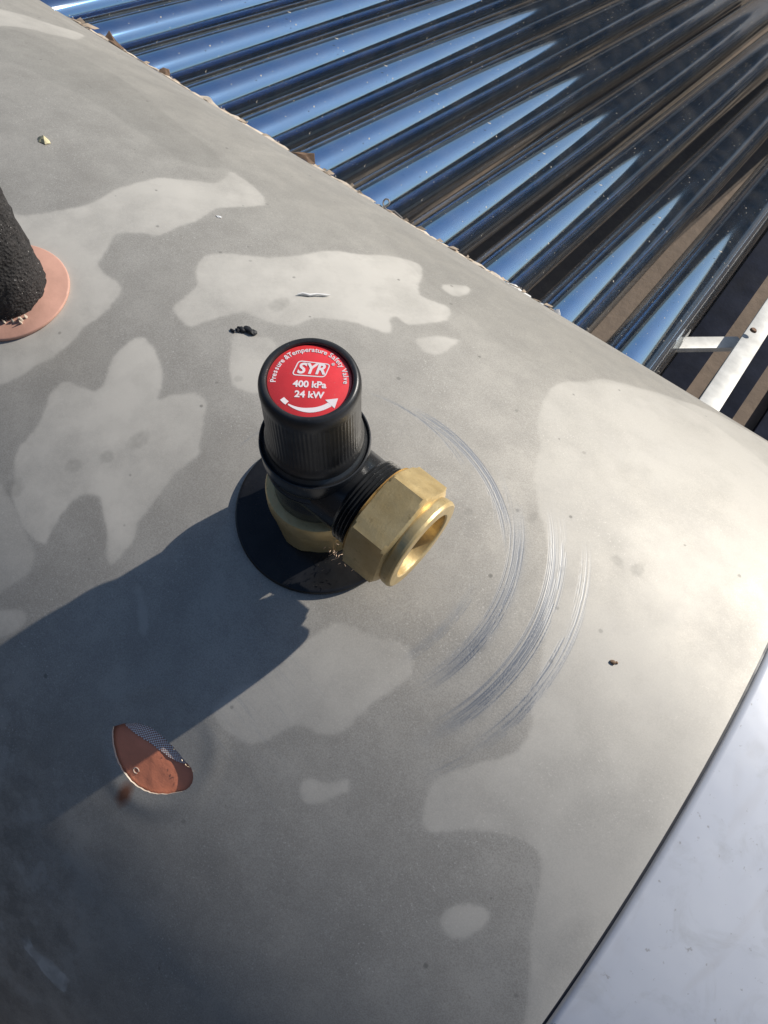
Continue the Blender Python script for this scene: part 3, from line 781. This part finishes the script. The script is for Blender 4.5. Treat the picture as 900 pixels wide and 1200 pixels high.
def cyl_mesh(name, r, L, seg, dome):
    bm = bmesh.new(); prof = [(r, 0), (r, L * 0.5), (r, L - r)]
    if dome:
        for k in range(1, 9):
            a = k / 8 * math.pi / 2; prof.append((r * math.cos(a), L - r + r * math.sin(a)))
        prof[-1] = (0, L)
    lathe(bm, prof, seg); me = bpy.data.meshes.new(name); bmesh.ops.recalc_face_normals(bm, faces=bm.faces[:]); bm.to_mesh(me); bm.free(); me.shade_smooth(); return me
TL = 1800
g_me = cyl_mesh('glass_tube', 28.6, TL, 96, True); g_me.materials.append(M_glass)
a_me = cyl_mesh('absorber_tube', 23.6, TL - 20, 96, True); a_me.materials.append(M_abs)
ordn = ['nearest the white rail, rightmost of the row', 'second from the white rail', 'third from the white rail', 'fourth from the white rail', 'fifth from the white rail',
        'sixth from the white rail', 'seventh from the white rail', 'eighth from the white rail', 'ninth from the white rail', 'tenth from the white rail',
        'eleventh from the white rail', 'twelfth from the white rail', 'thirteenth from the white rail']
quat = tdir.to_track_quat('Z', 'Y')
for k in range(13):
    o = bpy.data.objects.new('vacuum_tube', None); o.empty_display_size = .05; sc.collection.objects.link(o)
    o.location = Vector((0.0235 - 0.0747 * k, 0, -R)) + tdir * 0.18
    o.rotation_mode = 'QUATERNION'; o.rotation_quaternion = quat
    tag(o, 'glossy dark blue glass solar tube, ' + ordn[k], 'solar tube', 'glass solar tubes in a row behind the tank')
    a = bpy.data.objects.new('absorber_tube', a_me); sc.collection.objects.link(a); a.parent = o
    b = bpy.data.objects.new('glass_tube', g_me); sc.collection.objects.link(b); b.parent = o

# ------------------------------------------------------------------ frame
M_alu = simple('white_frame', (0.52, 0.51, 0.475), 0.55, 0.2, 0.2, 40, 0.15, 400, 0.0004)
frame = thing('support_frame', 'white painted metal frame with rail and diagonal brace beside the last tube', 'frame', (0.095, 0.4, -0.37))
def bar(name, a, b, wd, th, up=Vector((0, 0, 1)), mat=None, parent=None):
    a = Vector(a); b = Vector(b); t = (b - a).normalized(); s = t.cross(up).normalized(); u = s.cross(t)
    M = Matrix(((s.x, t.x, u.x, (a.x + b.x) / 2), (s.y, t.y, u.y, (a.y + b.y) / 2), (s.z, t.z, u.z, (a.z + b.z) / 2), (0, 0, 0, 1)))
    bm = bmesh.new(); box(bm, (0, 0, 0), (wd, (b - a).length, th), M, 0.0012)
    return from_bm(name, bm, mat or M_alu, parent or frame, auto=30)
M_strip = simple('navy_strip', (0.016, 0.019, 0.030), 0.9, 0, 0.3, 20, 0.3, 120, 0.002, spec=0.1)
def on_plane(x, y, h):
    """point at x, y on the plane of the tube axes, h above it"""
    return Vector((x, y + h * math.sin(INC), -R - y * math.tan(INC) + h * math.cos(INC)))
up = Vector((0, math.sin(INC), math.cos(INC)))
bar('side_rail', on_plane(0.0965, 0.10, -0.006), on_plane(0.0965, 1.95, -0.006), 0.0205, 0.012, up)
bar('brace', on_plane(0.0252, 0.5041, -0.033), on_plane(0.0909, 0.5808, -0.033), 0.018, 0.006, up)
for n_, (x_, lb) in enumerate([(0.02, 'under the last glass tube, leftmost of the strips'), (0.107, 'crossing below the white rail'), (0.194, 'just right of the white rail'), (0.281, 'near the right picture edge'), (0.368, 'outermost on the right')]):
    bm = bmesh.new(); box(bm, (x_ + 0.03, 1.1, GZ + 0.012), (0.048, 3.0, 0.024), None, 0.003)
    tag(from_bm('roof_strip', bm, M_strip, auto=30), 'long dark navy strip on the brown roof, ' + lb, 'roof strip', 'dark strips lying on the roof')
bm = bmesh.new(); lathe(bm, [(0, 2.4), (2.6, 2.2), (3.4, 1.2), (3.6, 0)], 24, Matrix.Translation(on_plane(0.092, 0.545, 0.0062)) @ Matrix.Rotation(-INC, 4, 'X'))
from_bm('bolt', bm, simple('rusty_bolt', (0.14, 0.08, 0.05), 0.6, 0.5), frame)
bar('cross_rail', on_plane(-1.0, 1.88, -0.040), on_plane(0.10, 1.88, -0.040), 0.040, 0.022, up)
bar('leg', (0.105, 0.0, -0.30), (0.105, 0.0, GZ), 0.03, 0.03, Vector((0, 1, 0)))
bar('leg', (-0.98, 0.0, -0.30), (-0.98, 0.0, GZ), 0.03, 0.03, Vector((0, 1, 0)))
bar('leg', on_plane(0.0965, 1.93, -0.02), (0.0965, 1.93, GZ), 0.03, 0.03, Vector((0, 1, 0)))
bar('leg', on_plane(-1.0, 1.88, -0.052), (-1.0, 1.88, GZ), 0.03, 0.03, Vector((0, 1, 0)))

# ------------------------------------------------------------------ litter along the far edge and on the tank
M_film = simple('dried_film', (0.66, 0.56, 0.44), 0.5, 0.0, 0.3, 200)
M_film2 = simple('pale_film', (0.80, 0.78, 0.74), 0.35, 0.0, 0.1, 200)
M_leaf = simple('brown_leaf', (0.20, 0.125, 0.075), 0.7, 0, 0.35, 250, 0.4, 800, 0.0003)
def ribbon(name, x0, x1, s, mat, seed, wmax=2.2, hmax=2.4, label='', cat='film shred', group=None, step=3.0):
    q = random.Random(seed); bm = bmesh.new(); rows = []
    x = x0; ph = q.uniform(0, 9)
    while x <= x1:
        e = min(1, (x - x0) / 4, (x1 - x) / 4) * 0.9 + 0.1
        w_ = wmax * e * (0.45 + 0.55 * abs(noise.noise(Vector((x * .21, ph, 0)))) * 2); h = hmax * e * (0.12 + abs(noise.noise(Vector((x * .09, ph, 5)))) * 2.0) + q.uniform(0, .2)
        so = s + 1.6 * noise.noise(Vector((x * .05, ph, 2)))
        rows.append([bm.verts.new(cyl_pt(x + q.uniform(-.3, .3), so - w_ * .5, 0.05)), bm.verts.new(cyl_pt(x + q.uniform(-.4, .4), so + w_ * .1, h * .6)),
                     bm.verts.new(cyl_pt(x + q.uniform(-.6, .6), so + w_ * .6, h)), bm.verts.new(cyl_pt(x + q.uniform(-.5, .5), so + w_ * 1.1, h * .55))])
        x += step * q.uniform(.6, 1.5)
    for A, B in zip(rows[:-1], rows[1:]):
        for i in range(3): bm.faces.new((A[i], A[i + 1], B[i + 1], B[i]))
    o = from_bm(name, bm, mat, smooth=False)
    sm = o.modifiers.new('thick', 'SOLIDIFY'); sm.thickness = 0.25 * MM
    return tag(o, label, cat, group)
G = 'shreds of dried film along the far edge of the tank'
ribbon('film_shred', -345, -250, 210.3, M_film, 2, 1.6, 1.2, 'thin ragged film shred on tank edge near the top left corner', group=G)
ribbon('film_shred', -250, -176, 210.3, M_film, 3, 2.6, 2.2, 'crumpled cream film shred on tank edge left of the brown leaf', group=G)
ribbon('film_shred', -164, -116, 210.2, M_film, 5, 1.2, 0.9, 'narrow straight film shred on tank edge between leaf and twisted curl', group=G)
ribbon('film_shred', -108, -34, 210.4, M_film, 6, 2.0, 1.5, 'long tan film shred on tank edge right of the twisted curl', group=G)
ribbon('film_shred', -33, -16, 211.0, M_film2, 8, 2.4, 2.0, 'bright white film shred at the right end of the tank edge litter', group=G)
ribbon('film_shred', -13, -8.5, 211.5, M_film2, 9, 1.6, 1.6, 'tiny white film flake on tank edge, just left of the pointed flake', group=G, step=.8)
ribbon('film_shred', -4.5, 0.5, 211.5, M_film2, 10, 1.8, 4.0, 'small pointed white flake standing on tank edge, rightmost of the litter', group=G, step=.8)
bm = bmesh.new(); q = random.Random(31)
for k in range(120):
    x = q.uniform(-350, -5); s = 210.6 + q.uniform(-1.2, 1.6); a = q.uniform(0, 6.3); big = 1.7 if k % 7 == 0 else 1.0; L_ = q.uniform(.5, 3.2) * big; ww = q.uniform(.2, .9) * big; h = q.uniform(.1, 2.4) * q.random() * big
    P_ = [(-L_, -ww * .4, 0), (L_ * .6, -ww * .5, h * .5), (L_, ww * .3, h), (-L_ * .3, ww, h * q.uniform(.4, 1.6))]
    ca, sa = math.cos(a * .12), math.sin(a * .12)
    vs = [bm.verts.new(cyl_pt(x + u * ca - v * sa, s + u * sa + v * ca, z + .15)) for u, v, z in P_]
    f = bm.faces.new(vs)
o = from_bm('edge_crumbs', bm, simple('crumb_mix', (0.42, 0.33, 0.24), 0.7, 0, 0.75, 70), smooth=False)
o.modifiers.new('thick', 'SOLIDIFY').thickness = 0.3 * MM
tag(o, 'fine tan and brown crumbs and flakes scattered along the far tank edge', 'crumbs', kind='stuff')
def leaf(name, x, s, pts, mat, label, cat, curl=1.0, thick=0.3):
    bm = bmesh.new(); vs = [bm.verts.new(cyl_pt(x + a, s + b, h)) for a, b, h in pts]
    c = bm.verts.new(cyl_pt(x + sum(p[0] for p in pts) / len(pts), s + sum(p[1] for p in pts) / len(pts), sum(p[2] for p in pts) / len(pts) + curl))
    for i in range(len(vs)): bm.faces.new((c, vs[i], vs[(i + 1) % len(vs)]))
    bmesh.ops.subdivide_edges(bm, edges=bm.edges[:], cuts=1)
    for v in bm.verts: v.co += Vector((noise.noise(v.co * 900), noise.noise(v.co * 900 + Vector((3, 3, 3))), noise.noise(v.co * 900 + Vector((7, 1, 3))))) * 0.35 * MM
    o = from_bm(name, bm, mat, smooth=False); m = o.modifiers.new('thick', 'SOLIDIFY'); m.thickness = thick * MM
    return tag(o, label, cat)
leaf('dry_leaf', -168, 210.5, [(-7, -1, .2), (-2, -.6, .5), (5, -1.4, .2), (8, 0, 1.5), (4, 2, 6), (-1, 2.5, 4), (-5, 1.5, 2.0)], M_leaf, 'curled dry brown leaf scrap standing on the far tank edge', 'leaf', 0.8)
leaf('bark_sliver', -311, 210.5, [(-9, 0, .2), (-3, -.8, .6), (6, -.8, .2), (7, .6, 1.0), (-2, 1.0, 2.6), (-9, 1.6, 5.5)], M_leaf, 'thin brown bark sliver standing up at the upper left tank edge', 'bark sliver', 0.2)
leaf('husk', -272, 210.8, [(-3, -1, .2), (2, -1, .2), (4, .4, 1.5), (1, 1.5, 4.2), (-3, 1.2, 3.4), (-4, 0, 1.5)], M_leaf, 'small round brown husk on the upper left tank edge', 'husk', 1.4)
bm = bmesh.new(); pts = []
for k in range(20):
    a = k / 19 * 5.4 - 0.6; pts.append(cyl_pt(-114.5 + 3.2 * math.cos(a) + k * .30, 210.6 + 0.4 * math.sin(a), 2.6 + 2.4 * math.sin(a)))
pts += [cyl_pt(-106 + k * 2.0, 210.8, 1.6 - .35 * k) for k in range(4)]
tube(bm, pts, 0.45 * MM, 7)
tag(from_bm('twisted_curl', bm, simple('grey_wire', (0.36, 0.33, 0.30), 0.4, 0.5)), 'small twisted grey curl like wire at the middle of the tank edge', 'wire curl')
leaf('stone_chip', -197.3, 61.7, [(-3.2, -.3, .2), (-.5, -1.9, .2), (2.6, -1.3, .2), (3.4, .8, .3), (.8, 2.0, .2), (-2.4, 1.6, .2)], simple('yellow_chip', (0.62, 0.55, 0.33), 0.7, 0, 0.25, 600, 0.5, 900, 0.0004), 'little yellowish stone chip lying on the upper left of the tank', 'stone chip', 2.2, 1.0)
leaf('white_speck', -118.7, 80.7, [(-1.2, -.2, .2), (0, -.7, .2), (1.2, -.2, .2), (1.1, .5, .2), (-.8, .6, .2)], simple('speck', (0.8, 0.8, 0.78), 0.5), 'tiny white fleck beside the pale stain above the valve', 'fleck', .5)
def bits(name, x, s, spec, mat, label, cat):
    bm = bmesh.new()
    for (a, b, rx, ry, h) in spec:
        r = bmesh.ops.create_icosphere(bm, subdivisions=2, radius=1.0)
        for v in r['verts']:
            d = v.co * (1 + 0.45 * noise.noise(v.co * 1.9 + Vector((a * 3, b, 0))))
            v.co = cyl_pt(x + a + d.x * rx, s + b + d.y * ry, h * .6 + d.z * h)
    return tag(from_bm(name, bm, mat), label, cat)
bits('rubber_crumb', -67, 37.8, [(-1.6, 0.8, 2.0, 1.1, .8), (0.8, 2.2, 2.6, 1.2, 1.0), (-3.6, -1.6, 1.3, .6, .5), (2.6, 2.6, 1.2, 1.3, .8), (-2.3, -.2, 1.0, .8, .6)], simple('crumb_black', (0.012, 0.012, 0.014), 0.6, 0, .2), 'small black rubber crumb lying on the stain left above the valve knob', 'rubber crumb')
bm = bmesh.new()
tube(bm, [cyl_pt(-66.5, 67.2, .5), cyl_pt(-65.3, 69.0, .9), cyl_pt(-63.2, 70.6, .6), cyl_pt(-61.5, 73.0, .9), cyl_pt(-59.6, 75.0, .7), cyl_pt(-58.0, 76.8, .8)], [.2 * MM, .5 * MM, .55 * MM, .4 * MM, .45 * MM, .15 * MM], 7)
tag(from_bm('white_sliver', bm, M_film2), 'thin curled white plastic sliver lying above the valve', 'plastic sliver')
bits('dark_grit', 99.7, 15.7, [(0, 0, .9, .7, .45), (1.0, .6, .5, .4, .3)], M_leaf, 'tiny dark brown grit grain right of the arc scratches', 'grit')
# crumbs of sealant at the foot of the pipe
bits('sealant_crumbs', gx + 13.2, gs - 6.0, [(0.8, -.5, 1.1, .8, 2.4), (-.9, -2.6, .7, .5, 2.3), (1.5, 1.4, .5, .6, 2.3), (-3.0, -4.6, .6, .4, 2.3), (1.9, -1.3, .4, .4, 2.2)], M_film, 'pale crumbs of sealant at the foot of the black foam pipe', 'sealant')
